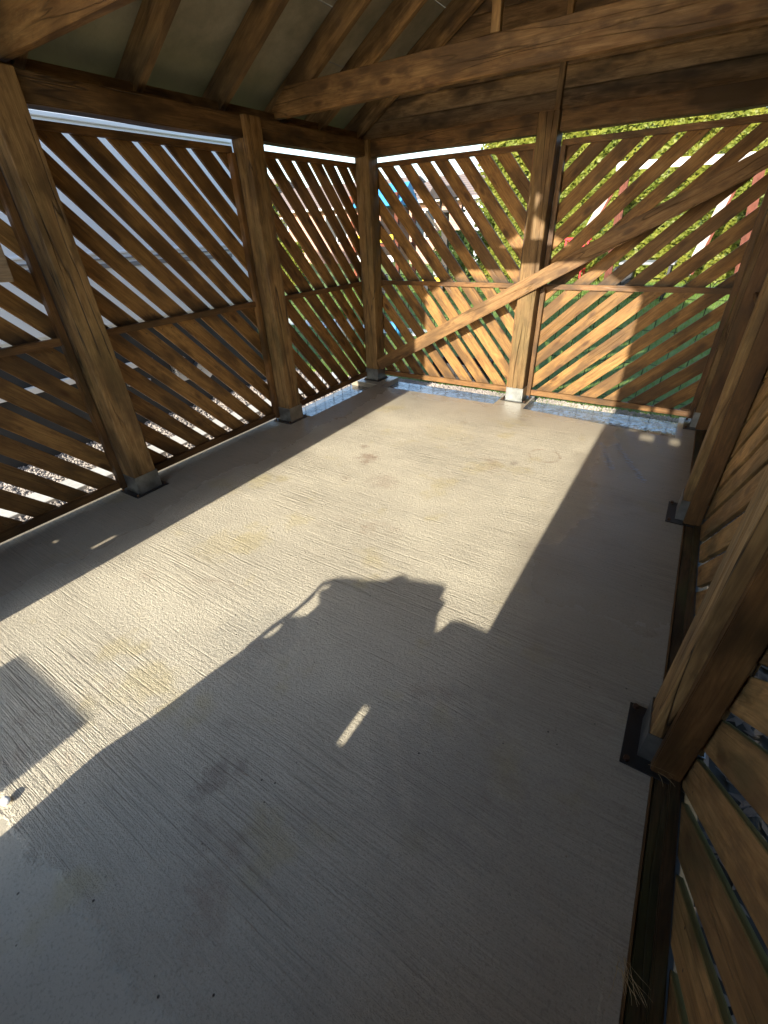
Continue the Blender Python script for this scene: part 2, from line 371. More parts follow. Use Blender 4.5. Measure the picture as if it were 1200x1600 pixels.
# ------------------------------------------------------------------ ground
def sheet(name, x0, x1, y0, y1, z, mat, label=None, thick=None):
    o = wbox(name, x0, x1, y0, y1, z-(thick or .02), z, mat, None, 0)
    o2 = o; return o2
def flat(name, x0, x1, y0, y1, z0, z1, mat, label=None):
    bm = box_bm(x0, x1, y0, y1, z0, z1); o = bm_obj(name, bm, mat); return tag(o, label, None, None, 'structure')
flat('lawn', -60, 60, .35, 120, -.6, -.10, M_LAWN, 'mown green lawn behind the gazebo')
flat('ground', -60, -.28, -40, .35, -.6, -.125, M_GRAV, 'grey gravel beside the gazebo')
flat('side_ground', 3.12, 60, -40, .35, -.6, -.14, M_SILL, 'dark damp soil on the right of the gazebo')
flat('front_path', -.28, 3.12, -40, -4.9, -.6, -.02, M_CURB, 'paving in front of the gazebo')
OUT = [(-.28, -4.9), (2.985, -4.9), (2.985, .22), (2.86, .22), (2.86, -.27), (1.66, -.155), (1.66, .22), (1.385, .22), (1.385, -.15), (.13, -.15), (.13, .22), (-.28, .22), (-.28, -.11), (.06, -.11), (.06, -1.19), (-.28, -1.19)]
nO = len(OUT)
tag(mesh_obj('concrete_slab', [(x, y, 0) for x, y in OUT]+[(x, y, -.5) for x, y in OUT], [tuple(range(nO)), tuple(range(2*nO-1, nO-1, -1))]+[(i, i+nO, (i+1) % nO+nO, (i+1) % nO) for i in range(nO)], M_CONC), 'brushed concrete slab floor with wet edges', None, None, 'structure')
tag(bm_obj('slab_edge_strip', box_bm(2.987, 3.12, -4.9, .22, -.5, -.05), M_SILL), 'dark damp strip beside the slab', None, None, 'structure')
tag(bm_obj('gravel_border', box_bm(-.28, 3.12, .222, .35, -.5, -.06), M_GRAV), 'gravel border behind the slab', None, None, 'structure')
# lower ledges round the far edge of the slab, filmed with water
flat('wet_ledge', .058, 2.983, -.34, .218, -.45, -.05, M_WET, 'glossy wet ledge of concrete along the back wall')
flat('wet_side_ledge', -.278, .0575, -1.2, .218, -.45, -.05, M_WET, 'glossy wet ledge of concrete between the two left posts')
def pud(name, cx, cy, L, wd, ang, label, seed, mat=M_PUD):
    n = 90; pts = []
    for i in range(n):
        a = 2*math.pi*i/n; k = 1+.38*noise.noise((math.cos(a)*2.6+seed, math.sin(a)*2.6, 0))+.25*noise.noise((math.cos(a)*11+seed, math.sin(a)*11, 0))
        u, v = math.cos(a)*L/2*k, math.sin(a)*wd/2*k*(1+.5*noise.noise((a*9, seed, 1)))
        pts.append((cx+u*math.cos(ang)-v*math.sin(ang), cy+u*math.sin(ang)+v*math.cos(ang)))
    vs = [(x, y, .004) for x, y in pts]+[(cx, cy, .0045)]
    return tag(mesh_obj(name, vs, [(i, (i+1) % n, n) for i in range(n)], mat), label, None, None, 'structure')
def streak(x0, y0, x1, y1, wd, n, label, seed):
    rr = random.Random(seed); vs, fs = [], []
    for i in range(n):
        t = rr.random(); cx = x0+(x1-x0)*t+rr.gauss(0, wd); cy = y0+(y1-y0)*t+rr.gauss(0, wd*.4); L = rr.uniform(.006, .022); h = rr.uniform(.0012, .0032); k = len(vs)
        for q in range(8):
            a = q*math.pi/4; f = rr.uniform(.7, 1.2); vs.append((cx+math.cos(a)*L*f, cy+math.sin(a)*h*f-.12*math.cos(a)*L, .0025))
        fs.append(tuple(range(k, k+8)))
    return tag(mesh_obj('glint_streak', vs, fs, M_GLINT), label, None, None, 'structure')
streak(2.395, -.60, 2.55, -1.04, .010, 120, 'broken streak of water, sky glint painted in its colour, beside the sunlit patch', 3)
streak(2.50, -.58, 2.745, -1.12, .012, 120, 'broken streak of water, sky glint painted in its colour, nearer the right wall', 5)
# gravel stones
def scatter_stones(name, n, xr, yr, z, s0, s1, label):
    vs, fs = [], []
    for _ in range(n):
        x, y = R.uniform(*xr), R.uniform(*yr); s = R.uniform(s0, s1); k = len(vs)
        rot = R.uniform(0, 6.28)
        for i in range(5):
            a = rot+i*1.2566; rr = s*R.uniform(.7, 1.1); vs.append((x+rr*math.cos(a), y+rr*math.sin(a), z+R.uniform(-.3, .2)*s))
        vs.append((x, y, z+s*R.uniform(.5, .9)))
        fs += [(k+i, k+(i+1) % 5, k+5) for i in range(5)]
    return tag(mesh_obj(name, vs, fs, M_STONE), label, 'gravel', None, 'stuff')
scatter_stones('gravel', 16000, (-2.2, -.3), (-4.2, 1.2), -.12, .008, .019, 'loose grey gravel outside the left slatted wall')
scatter_stones('border_gravel', 2600, (-.2, 3.1), (.23, .36), -.06, .008, .018, 'loose pale gravel under the back slatted wall')
tag(wbox('sunlight_strip', -.92, -.70, -6, .34, -.3, -.092, M_CURB, None, .004), 'pale strip in the gravel standing in for a band of sunlight', 'light strip')  # band of sunlight on the gravel, built as a pale raised strip
# grass
def grass(name, n, xr, yr, h, wd, label):
    vs, fs = [], []
    for _ in range(n):
        x = R.uniform(*xr); y = yr[0]+(yr[1]-yr[0])*R.random()**1.7; a = R.uniform(0, 6.28); hh = h*R.uniform(.6, 1.3)*(1+.04*y)
        ww = wd*(1+.25*y); dx, dy = math.cos(a)*ww, math.sin(a)*ww; k = len(vs)
        vs += [(x-dx, y-dy, -.11), (x+dx, y+dy, -.11), (x+R.uniform(-.03, .03), y+R.uniform(-.03, .03), -.11+hh)]
        fs.append((k, k+1, k+2))
    return tag(mesh_obj(name, vs, fs, M_GRASS), label, 'grass', None, 'stuff')
grass('lawn_grass', 70000, (-7, 5), (.36, 13), .05, .003, 'short green grass of the lawn behind the slats')
grass('border_weeds', 1500, (1.2, 3.1), (.2, .4), .07, .004, 'weeds and grass tufts growing under the back wall')

# ------------------------------------------------------------------ gazebo
GZ = empty('gazebo', (1.45, -2.1, 0), 'timber gazebo with diagonal slatted walls, metal shod posts and pitched roof on a concrete slab', 'gazebo')
def post(cx, cy, z0, z1, s=.15, seed=0, grooves=((0, .3), (1, -.1))):
    """squared timber with waney wear and deep drying cracks; own X axis points up"""
    h = s/2; n = 34; vs, fs = [], []
    side = []          # cross-section in (u,v): list of (face, t)
    for f in range(4):
        ts = [-.94, -.62, -.3, -.05, 0, .05, .3, .62, .94]
        side += [(f, t) for t in ts]
    gv = dict(grooves)
    for i in range(n+1):
        z = z0+(z1-z0)*i/n; ring = []
        for f, t in side:
            dep = 1.
            if f in gv and abs(t) <= .3:
                c = gv[f]+.22*noise.noise((z*1.3+seed*7, f*3.1, 0))+.06*noise.noise((z*6+seed, f, 2))
                tt = c+t*(.35 if abs(t) > .2 else (.5 if t else 0))
                wdt = max(0, .55+noise.noise((z*1.1+seed, f, 5)))
                if t == 0: dep = 1-.16*wdt
                t2 = max(-.9, min(.9, tt))
                if abs(t) == .3: t2 = c+math.copysign(.10, t)
                if abs(t) == .05: t2 = c+math.copysign(.028*wdt+.006, t)
            else: t2 = t
            if f in gv and abs(t) == .62: t2 = t
            a, b = t2*h, dep*h*(1+.012*noise.noise((z*2.2+seed*3, t*2, f)))
            if abs(t) == .94: b *= .975; 
            u, v = [(b, a), (a*-1, b), (-b, -a), (a, -b)][f]
            ring.append((z-(z0+z1)/2, u, v))
        vs += ring
    m = len(side)
    for i in range(n):
        for k in range(m):
            k2 = (k+1) % m; fs.append((i*m+k, i*m+k2, (i+1)*m+k2, (i+1)*m+k))
    fs += [tuple(range(m-1, -1, -1)), tuple(n*m+k for k in range(m))]
    # local X->world Z, local Y->world X, local Z->world Y
    M = Matrix(((0, 1, 0, cx), (0, 0, 1, cy), (1, 0, 0, (z0+z1)/2), (0, 0, 0, 1)))
    return mesh_obj('post', vs, fs, W_POST, GZ, M)
def shoe(p, cx, cy, s=.15, h=.125, plate=(.13, .11)):
    hs = s/2+.004; bm = bmesh.new()
    vs = []
    t = .003
    for z in (0.006, h):
        for q in (hs, hs-t):
            vs += [bm.verts.new((x*q, y*q, z)) for x, y in ((-1, -1), (1, -1), (1, 1), (-1, 1))]
    def V(l, r, k): return vs[l*8+r*4+k % 4]
    for k in range(4):
        bm.faces.new((V(0, 0, k), V(0, 0, k+1), V(1, 0, k+1), V(1, 0, k)))
        bm.faces.new((V(0, 1, k), V(1, 1, k), V(1, 1, k+1), V(0, 1, k+1)))
        bm.faces.new((V(1, 0, k), V(1, 0, k+1), V(1, 1, k+1), V(1, 1, k)))
    o = bm_obj('post_shoe', bm, M_GALV, p, Matrix.Translation((cx, cy, 0)))
    px, py = plate
    bm = box_bm(cx-px, cx+px, cy-py, cy+py, .0006, .0065, .001)
    bm_obj('base_plate', bm, M_DARKM, p)
    for sx in (-1, 1):
        for sy in (-1, 1):
            bm = bmesh.new(); bmesh.ops.create_cone(bm, cap_ends=True, segments=6, radius1=.009, radius2=.009, depth=.012)
            x, y = (cx+sx*(px-.016), cy+sy*(py-.016)) if px > py else (cx+sx*(px-.016), cy+sy*(py-.016))
            bm_obj('bolt', bm, M_BOLT, p, Matrix.Translation((x, y, .0125)))
PL = [(-.075, .075, (.10, .10), ((3, .2), (0, -.5))), (-.075, -1.32, (.10, .115), ((3, .35), (0, -.45))), (-.075, -2.758, (.10, .115), ((3, .1), (0, -.62))), (-.075, -4.20, (.11, .115), ())]
for i, (x, y, pt, g) in enumerate(PL): shoe(post(x, y, .04, 2.054 if i == 0 else 2.052, .15, i+1, g), x, y, plate=pt)
shoe(post(1.521, .075, .04, 2.052, .15, 8, ((0, .1), (3, .55))), 1.521, .075, plate=(.12, .10))
XR = 2.945
for i, y in enumerate((.075, -1.43, -2.955, -4.36)):
    g = ((3, -.35), (2, .1)) if i in (1, 2) else ()
    shoe(post(XR+.068, y, .04, 2.054 if i == 0 else 2.052, .136, 20+i, g), XR+.068, y, s=.136, plate=(.115, .118))
# front posts that frame the way in
for i, x in enumerate((.415, 2.435)): shoe(post(x, -4.30, .04, 2.25, .15, 30+i), x, -4.30)

# beams (wall plates)
def beam(a, b, wd=.118, th=.115, nm='beam'): return board(nm, a, b, wd, th, (0, 0, 1), W_BEAM, GZ, .006, .006)
zc = 1.998
beam((-.088, -4.42, zc), (-.088, -.002, zc)); beam((XR+.088, -4.42, zc), (XR+.088, .005, zc))
beam((.002, .088, zc), (1.443, .088, zc)); beam((1.599, .088, zc), (2.94, .088, zc))
beam((-.1, -4.30, zc), (.34, -4.30, zc)); beam((2.51, -4.30, zc), (3.0, -4.30, zc))

# slatted wall panels ------------------------------------------------
def clip(poly, ua, ub, za, zb):
    for ax, v, s in ((0, ua, 1), (0, ub, -1), (1, za, 1), (1, zb, -1)):
        out = []
        for i in range(len(poly)):
            p, q = poly[i], poly[(i+1) % len(poly)]; dp, dq = (p[ax]-v)*s, (q[ax]-v)*s
            if dp >= 0: out.append(p)
            if dp*dq < 0:
                t = dp/(dp-dq); out.append((p[0]+(q[0]-p[0])*t, p[1]+(q[1]-p[1])*t))
        poly = out
        if len(poly) < 3: return []
    return poly
def panel(P, U, D, ua, ub, za, zb, u0, pitch, k, gap, mat=None, d_rail=.14, d_slat=.17, rails=((1.870, 1.906), (.935, .973), (.035, .082)), rt=.03, stile=.035, st=.02, label=None, stile_d=.022):
    """P origin, U along-wall direction, D outward; slat gaps start at u0+n*pitch (z=0) and lean k = du/dz"""
    P = Vector(P); U = Vector(U); D = Vector(D); Z = Vector((0, 0, 1)); mat = mat or W_SLAT
    def rail(nm, a0, a1, b0, b1, dd, t, parent, m=W_RAIL):
        a = P+U*a0+D*(dd+t/2); horiz = (a1-a0) > (b1-b0)
        if horiz: A = P+U*a0+Z*(b0+b1)/2+D*(dd+t/2); B = P+U*a1+Z*(b0+b1)/2+D*(dd+t/2); wd = b1-b0; up = Z
        else: A = P+U*(a0+a1)/2+Z*b0+D*(dd+t/2); B = P+U*(a0+a1)/2+Z*b1+D*(dd+t/2); wd = a1-a0; up = U
        return board(nm, A, B, wd, t, up, m, parent, .003)
    top = rail('wall_panel', ua, ub, *rails[0], d_rail, rt, GZ)
    lowm = W_SILL if mat is W_SLATR else W_RAIL
    if label: top['label'] = label
    for r in rails[1:]: rail('rail', ua+stile*.5, ub-stile*.5, r[0]+R.uniform(-.002, .002), r[1], d_rail+.001, rt, top, lowm if r[1] < .2 else W_RAIL)
    if stile:
        zz0, zz1 = rails[-1][0]-.002, rails[0][0]-.0005
        rail('stile', ua, ua+stile, zz0, zz1, d_rail-stile_d, rt+stile_d-.002, top); rail('stile', ub-stile, ub, zz0, zz1, d_rail-stile_d, rt+stile_d-.002, top)
    SC = []
    n0 = int((ua-u0-abs(k)*2.2)/pitch)-3; n1 = int((ub-u0+abs(k)*2.2)/pitch)+3
    for n in range(n0, n1):
        j0, j1 = R.uniform(-.004, .004), R.uniform(-.004, .004); kk = k+R.uniform(-.004, .004)
        a = u0+n*pitch+gap+j0; b = u0+(n+1)*pitch+j1
        poly = clip([(a+kk*(-1), -1), (b+kk*(-1), -1), (b+kk*3, 3), (a+kk*3, 3)], ua+.004, ub-.004, za, zb)
        if not poly: continue
        ar = .5*abs(sum(poly[i][0]*poly[(i+1) % len(poly)][1]-poly[(i+1) % len(poly)][0]*poly[i][1] for i in range(len(poly))))
        if ar < .0025: continue
        cu = sum(p[0] for p in poly)/len(poly); cz = sum(p[1] for p in poly)/len(poly)
        dd = d_slat+R.uniform(0, .004)
        M = frame(P+U*cu+Z*cz+D*dd, U*kk+Z, D)
        xl = (U*kk+Z).normalized(); Mi = M.inverted()
        bm = bmesh.new(); f1 = []; f2 = []
        bow = R.uniform(-.002, .002)
        for p in poly:
            w1 = P+U*p[0]+Z*p[1]+D*dd
            f1.append(bm.verts.new(Mi @ w1)); f2.append(bm.verts.new(Mi @ (w1+D*st)))
        bm.faces.new(f1); bm.faces.new(list(reversed(f2)))
        for i in range(len(f1)): bm.faces.new((f1[i], f2[i], f2[(i+1) % len(f1)], f1[(i+1) % len(f1)]))
        bmesh.ops.recalc_face_normals(bm, faces=bm.faces)
        es = [e for e in bm.edges if e.calc_length() > .05]
        bmesh.ops.bevel(bm, geom=es, offset=.0022, segments=1, affect='EDGES')
        bm_obj('slat', bm, mat, top, M)
        for zz in (1.845, 1.005, .905, .105):
            for q in (.25, .75):
                u = a+(b-a)*q+kk*zz
                if ua+.03 < u < ub-.03: SC.append(P+U*u+Z*(zz+R.uniform(-.006, .006))+D*(dd-.0006))
    vs, fs = [], []
    for c in SC:
        b0 = len(vs)
        for i in range(6): vs.append(c+U*math.cos(i*1.0472)*.0042+Z*math.sin(i*1.0472)*.0042)
        vs.append(c-D*.0006); fs += [(b0+i, b0+(i+1) % 6, b0+6) for i in range(6)]
    tag(mesh_obj('screw_heads', vs, fs, M_BOLT, top), None, None, None, 'stuff')
    return top
# left wall: u = y
zA, zB = .05, 1.90
panel((0, 0, 0), (0, 1, 0), (-1, 0, 0), -1.235, .11, zA, zB, -.803+1.87*.89, .1795, -.885, .044)
panel((0, 0, 0), (0, 1, 0), (-1, 0, 0), -2.675, -1.405, zA, zB, -2.478+1.87*.92, .1835, -.92, .045)
panel((0, 0, 0), (0, 1, 0), (-1, 0, 0), -4.12, -2.841, zA, zB, -2.62+1.87*.92-.06, .1835, -.92, .05)
# back wall: u = x
panel((0, 0, 0), (1, 0, 0), (0, 1, 0), -.06, 1.437, zA, zB, .683+1.87*.885, .1772, -.885, .048)
panel((0, 0, 0), (1, 0, 0), (0, 1, 0), 1.600, 2.945, zA, zB, 2.128-1.87*1.045, .1945, 1.045, .056)
# right wall: u = y, slats close behind the posts, no rail in front of them
RR = ((1.870, 1.906), (.935, .973), (-.045, .012))
for a, b, o in ((-1.36, .0, 0), (-2.885, -1.50, 0), (-4.29, -3.025, .0)):
    panel((XR, 0, 0), (0, 1, 0), (1, 0, 0), a, b, 0.0, zB, -1.70+o, .2, -1.09, .042, W_SLATR, .085, .118, RR, .03, .03, .02, stile_d=.05)
for a, b in ((-1.36, .0), (-2.885, -1.50), (-4.29, -3.025)):
    board('sill_board', (3.025, a-.03, -.012), (3.025, b+.03, -.012), .062, .03, (1, 0, 0), W_SILL, GZ, .003)
board('edge_form', (2.9885, -4.6, -.04), (2.9885, .1, -.04), .09, .006, (0, 0, 1), W_BRACE, GZ, .001)
# front wings: closed boarding from floor to rafters with a slit under the beam, gaps added to throw sun spots
def wing(x0, x1, y, slits):
    top = wbox('front_wing_rail', x0, x1, y+.04, y+.07, 1.86, 1.90, W_RAIL, GZ)
    z = .04; i = 0
    zs = [.04]
    while zs[-1] < 1.88: zs.append(min(1.885, zs[-1]+.145))
    for a, b in zip(zs, zs[1:]):
        wbox('wing_board', x0, x1, y+.0705, y+.09, a, b+.0005, W_SLAT, top)
    return top
def wing_slots(x0, x1, y, holes):
    """boarding with small gaps (cx, cz, w, h)"""
    top = wbox('front_wing_rail', x0, x1, y+.04, y+.07, 1.86, 1.90, W_RAIL, GZ)
    zs = sorted({.04, 1.90} | {h[1]-h[3]/2 for h in holes} | {h[1]+h[3]/2 for h in holes})
    for a, b in zip(zs, zs[1:]):
        m = (a+b)/2; hs = sorted([h for h in holes if h[1]-h[3]/2 < m < h[1]+h[3]/2])
        xs = [x0]+[v for h in hs for v in (h[0]-h[2]/2, h[0]+h[2]/2)]+[x1]
        for i in range(0, len(xs), 2):
            if b-a > .15:
                n = math.ceil((b-a)/.14)
                for q in range(n): wbox('wing_board', xs[i], xs[i+1], y+.0705, y+.09, a+(b-a)*q/n, a+(b-a)*(q+1)/n+.001, W_SLAT, top)
            else: wbox('wing_board', xs[i], xs[i+1], y+.0705, y+.09, a, b, W_SLAT, top)
    return top
T = math.tan(rad(ELEV))
wing_slots(.0, .34, -4.30, [(.30, (4.3-3.33)*T, .022, .05), (.05, (4.3-3.47)*T, .03, .012)])
hz = (4.22-.36)*T
wing_slots(2.51, 2.945, -4.30, [(2.57, (4.22-.22)*T, .06, .03), (2.68, hz, .09, .045), (2.865, hz, .06, .045), (2.60, (4.36)*T+.05, .07, .04), (2.72, (4.36)*T+.06, .10, .045), (2.86, (4.36)*T+.06, .10, .05)])

# brace across the back wall
board('brace', (.045, -.022, .185), (3.02, -.022, 1.775), .112, .042, (0, 0, 1), W_BRACE, GZ, .004, .004)
board('short_plank', (.03, -3.40, 1.365), (.03, -3.035, 1.345), .16, .03, (0, 0, 1), W_PLANK, GZ, .003)

# roof ---------------------------------------------------------------
SL = .575; XC = 1.475; ZB = 2.088          # rafter underside: z = ZB + SL*(x+.1)
def zb(x): return ZB+SL*(x+.1) if x <= XC else ZB+SL*(2*XC-x+.1)
ln = math.hypot(1, SL); nrmL = Vector((-SL, 0, 1)).normalized(); nrmR = Vector((SL, 0, 1)).normalized()
RD = .142
for y in (.055, -.47, -.955+.05, -1.45, -2.02, -2.60, -3.2, -3.75, -4.28):
    for sgn in (0, 1):
        n_ = nrmR if sgn else nrmL
        xa, xb = (2*XC+.28, XC+.012) if sgn else (-.28, XC-.012)
        a = Vector((xa, y, ZB+SL*(-.28+.1)))+n_*RD/2; b = Vector((xb, y, zb(XC-.012)))+n_*RD/2
        board('rafter', a, b, RD, .045, n_, W_RAFT, GZ, .003, .004)
wbox('ridge_board', XC-.011, XC+.011, -4.34, .16, zb(XC)-.03, zb(XC)+.19, W_RAFT, GZ)
# deck sheets, 0.6 m courses up the slope and 1.2 m along
for sgn in (0, 1):
    n_ = nrmR if sgn else nrmL; dr = Vector((-1, 0, SL)).normalized() if sgn else Vector((1, 0, SL)).normalized()
    base = Vector(((2*XC+.32) if sgn else -.32, 0, ZB+SL*(-.32+.1)))+n_*(RD+.0095)
    L = (XC+.32)*ln+.075
    y = -4.36; i = 0
    while y < .17:
        y1 = min(.17, y+1.19); off = 0 if i % 2 else .3
        cuts = [0, .62+off, 1.24+off*.5, L] if sgn == 0 else [0, .9, L]
        for c0, c1 in zip(cuts, cuts[1:]):
            o_ = base+dr*0+Vector((0, (y+y1)/2, 0))
            M = frame(o_, dr, (0, 1, 0)); hy = (y1-y)/2-.003
            bm_obj('roof_board', box_bm(c0+.003, c1-.003, -hy, hy, -.009+R.uniform(0, .001), .009), M_DECK, GZ, M)
        y = y1; i += 1
# fascia
board('fascia', (-.34, -4.36, 2.09), (-.34, .18, 2.09), .15, .022, (0, 0, 1), W_RAIL, GZ); board('fascia', (2*XC+.34, -4.36, 2.09), (2*XC+.34, .18, 2.09), .15, .022, (0, 0, 1), W_RAIL, GZ)
# eave filler over the wall plates
board('eave_filler', (-.14, -4.5, 2.095), (-.14, .1, 2.095), .05, .022, (0, 0, 1), W_RAFT, GZ); board('eave_filler', (2*XC+.14, -4.5, 2.095), (2*XC+.14, .1, 2.095), .05, .022, (0, 0, 1), W_RAFT, GZ)
# ties
def tie(y):
    a = Vector((-.16, y, 2.165)); b = Vector((2*XC+.16, y, 2.165))
    bm = bmesh.new(); x0, x1 = -1.62, 1.62; zl, zh = -.078, .078
    prof = [(x0, zl), (x1, zl), (x1, zl+.055), (x1-.14, zh), (x0+.14, zh), (x0, zl+.055)]
    f1 = [bm.verts.new((x, z, .0225)) for x, z in prof]; f2 = [bm.verts.new((x, z, -.0225)) for x, z in prof]
    bm.faces.new(f1); bm.faces.new(list(reversed(f2)))
    for i in range(6): bm.faces.new((f1[i], f2[i], f2[(i+1) % 6], f1[(i+1) % 6]))
    bmesh.ops.recalc_face_normals(bm, faces=bm.faces); bmesh.ops.bevel(bm, geom=bm.edges[:], offset=.003, segments=1, affect='EDGES')
    return bm_obj('tie_beam', bm, W_BRACE, GZ, frame((XC, y, 2.165), (1, 0, 0), (0, 0, 1)))
tie(-.955); tie(-2.67)
for y in (-.955, -2.67): wbox('king_post', 1.45, 1.50, y-.02, y+.02, 2.245, 2.96, W_RAFT, GZ)
# gable cladding over the back wall
z = 2.058; i = 0
while z < 3.15:
    z1 = z+.118
    def xl(zz): return max(-.3, -.1+(zz-ZB-.02)/SL-.18)
    xa, xb = xl(z+.0), 2*XC-xl(z)
    if xb-xa < .15: break
    xa2, xb2 = xl(z1), 2*XC-xl(z1)
    if xb2 < xa2: xa2 = xb2 = XC
    yc = .118; cz = (z+z1)/2; cxm = XC
    bm = bmesh.new(); hz2 = .059
    t = .010
    # shiplap: thicker foot, thin top
    pr = [(-hz2, -.011), (-hz2+.008, -.013), (hz2-.012, -.013), (hz2-.001, -.006), (hz2-.001, .006), (-hz2, .006)]
    A = []; B = []
    for zz, yy in pr:
        f = (zz+hz2)/(2*hz2); A.append(bm.verts.new((xa+(xa2-xa)*f-cxm, zz, -yy))); B.append(bm.verts.new((xb+(xb2-xb)*f-cxm, zz, -yy)))
    bm.faces.new(A); bm.faces.new(list(reversed(B)))
    for q in range(6): bm.faces.new((A[q], B[q], B[(q+1) % 6], A[(q+1) % 6]))
    bm_obj('gable_board', bm, W_GABLE, GZ, frame((cxm, yc, cz), (1, 0, 0), (0, 0, 1)))
    z = z1; i += 1
wbox('gable_batten', 1.535, 1.573, .062, .104, 2.06, 2.93, W_RAFT, GZ)
# front gable filled above the wings
for (xa, xb) in ((-.1, .49), (2.36, 3.05)):
    zz = 2.06
    while zz < 2.5:
        z1 = zz+.12
        lo, hi = xa, xb
        if xa < 1: lo = max(xa, -.1+(zz-ZB)/SL)
        else: hi = min(xb, 2*XC+.1-(zz-ZB)/SL)
        if hi-lo > .04: wbox('gable_board', lo, hi, -4.335, -4.313, zz+.0008, z1, W_GABLE, GZ)
        zz = z1

# ------------------------------------------------------------------ things in the gazebo
def strands(name, base, n, L, dirv, label, seed):
    rr = random.Random(seed); vs, fs = [], []
    for _ in range(n):
        p = Vector(base)+Vector((rr.uniform(-.015, .015), rr.uniform(-.02, .02), rr.uniform(0, .006))); d = (Vector(dirv)+Vector((rr.uniform(-.45, .45), rr.uniform(-.45, .45), rr.uniform(-.1, .4)))).normalized()
        k = 7; ln_ = L*rr.uniform(.5, 1.1); pts = []
        for i in range(k):
            pts.append(p.copy()); d = (d+Vector((rr.uniform(-.2, .2), rr.uniform(-.2, .2), -.10))).normalized(); p = p+d*ln_/k
            p.z = max(p.z, .003)
        r0 = .0009
        for i in range(k):
            u = Vector((0, 0, 1)); v = Vector((1, 0, 0))
            for a in range(3): vs.append(pts[i]+(u*math.cos(a*2.094)+v*math.sin(a*2.094))*r0*(1-.6*i/k))
        b0 = len(vs)-3*k
        for i in range(k-1):
            for a in range(3): fs.append((b0+i*3+a, b0+i*3+(a+1) % 3, b0+(i+1)*3+(a+1) % 3, b0+(i+1)*3+a))
    o = mesh_obj(name, vs, fs, M_STRAW); return tag(o, label, 'straw')
strands('straw_wisp', (2.975, -3.56, .012), 14, .09, (.5, -.6, .25), 'tuft of dry straw fibres caught on the sill edge nearest the camera', 1)
strands('straw_wisp', (2.985, -3.05, .02), 7, .10, (.7, -.3, .2), 'few loose straw fibres at the foot of the near right post', 2)
def scrap(loc, s, label):
    vs = []; rr = random.Random(4)
    bm = bmesh.new(); bmesh.ops.create_icosphere(bm, subdivisions=2, radius=s)
    for v in bm.verts:
        v.co *= 1+.5*noise.noise(v.co*60); v.co.z *= .5; v.co.x *= 1.3
    o = bm_obj('paper_scrap', bm, M_WHITE2, None, Matrix.Translation(loc)); return tag(o, label, 'scrap')
scrap((1.372, -4.146, .010), .013, 'small crumpled white scrap lying in the sunlit strip of floor')

# ------------------------------------------------------------------ outside, in front of the gazebo: unseen shapes added to cast the floor shadows
def extr(name, prof, y, dy, mat, parent, shrink=.86):
    """solid with outline prof (x,z), fullest at y and slimmer front and back"""
    cx = sum(p[0] for p in prof)/len(prof); cz = 0
    layers = [(-dy, shrink), (-dy*.6, 1), (0, 1), (dy*.6, 1), (dy, shrink)]
    vs, fs = [], []; n = len(prof)
    for oy, s in layers:
        for x, z in prof: vs.append((cx+(x-cx)*s, y+oy, z*s if z > .06 else z))
    for l in range(4):
        for i in range(n): j = (i+1) % n; fs.append((l*n+i, l*n+j, (l+1)*n+j, (l+1)*n+i))
    fs += [tuple(range(n-1, -1, -1)), tuple(4*n+i for i in range(n))]
    return mesh_obj(name, vs, fs, mat, parent)
yc = -4.75
def zt(ys): return (ys-yc-.17)*T
blocker = empty('shadow_caster', (1.8, yc, 0), 'unseen shape added as shadow cover standing in front of the gazebo', 'shadow caster')  # made-up body, its outline shaped after the central floor shadow
prof = [(1.535, .0), (1.475, zt(-4.2)), (1.49, zt(-4.05)), (1.461, zt(-3.90)), (1.502, zt(-3.72)), (1.528, zt(-3.51)), (1.56, zt(-3.31)), (1.70, zt(-3.29)), (1.70, zt(-2.80)), (1.763, zt(-2.75)), (1.83, zt(-2.715)), (1.86, zt(-2.66)), (1.885, zt(-2.635)), (1.92, zt(-2.65)), (2.0, zt(-2.625)), (2.075, zt(-2.605)), (2.10, zt(-2.625)), (2.106, zt(-2.69)), (2.135, zt(-2.70)), (2.14, zt(-2.73)), (2.116, zt(-2.745)), (2.112, zt(-2.9)), (2.112, 0)]
extr('caster', prof, yc, .16, M_CASTER, blocker, 1)
extr('hole_plate', [(1.56, zt(-3.31)), (1.575, zt(-3.27)), (1.60, zt(-3.24)), (1.603, zt(-3.17)), (1.58, zt(-3.13)), (1.60, zt(-3.11)), (1.65, zt(-3.08)), (1.655, zt(-2.98)),         (1.62, zt(-2.94)), (1.60, zt(-2.91)), (1.625, zt(-2.90)), (1.625, zt(-2.865)), (1.60, zt(-2.84)), (1.61, zt(-2.81)), (1.70, zt(-2.765)), (1.74, zt(-2.755)), (1.74, zt(-3.33))], yc+.14, .012, M_CASTER, blocker, 1)
prof2 = [(2.134, 0), (2.134, zt(-3.47)), (2.1158, zt(-3.49)), (2.1158, zt(-3.55)), (2.12, 0)]
extr('side_caster', [(2.137, .0), (2.137, zt(-2.79)), (2.155, zt(-2.82)), (2.175, zt(-2.88)), (2.19, zt(-2.86)), (2.205, zt(-2.79)), (2.25, zt(-2.77)), (2.38, zt(-2.77)), (2.52, zt(-2.78)), (2.52, 0)], yc, .16, M_CASTER, blocker, 1.0)
wbox('slit_block', 2.1, 2.15, yc+.12, yc+.155, 0.02, zt(-3.46), M_CASTER, blocker, .002); wbox('slit_block', 2.1, 2.15, yc+.12, yc+.155, zt(-3.28), zt(-2.90), M_CASTER, blocker, .002)
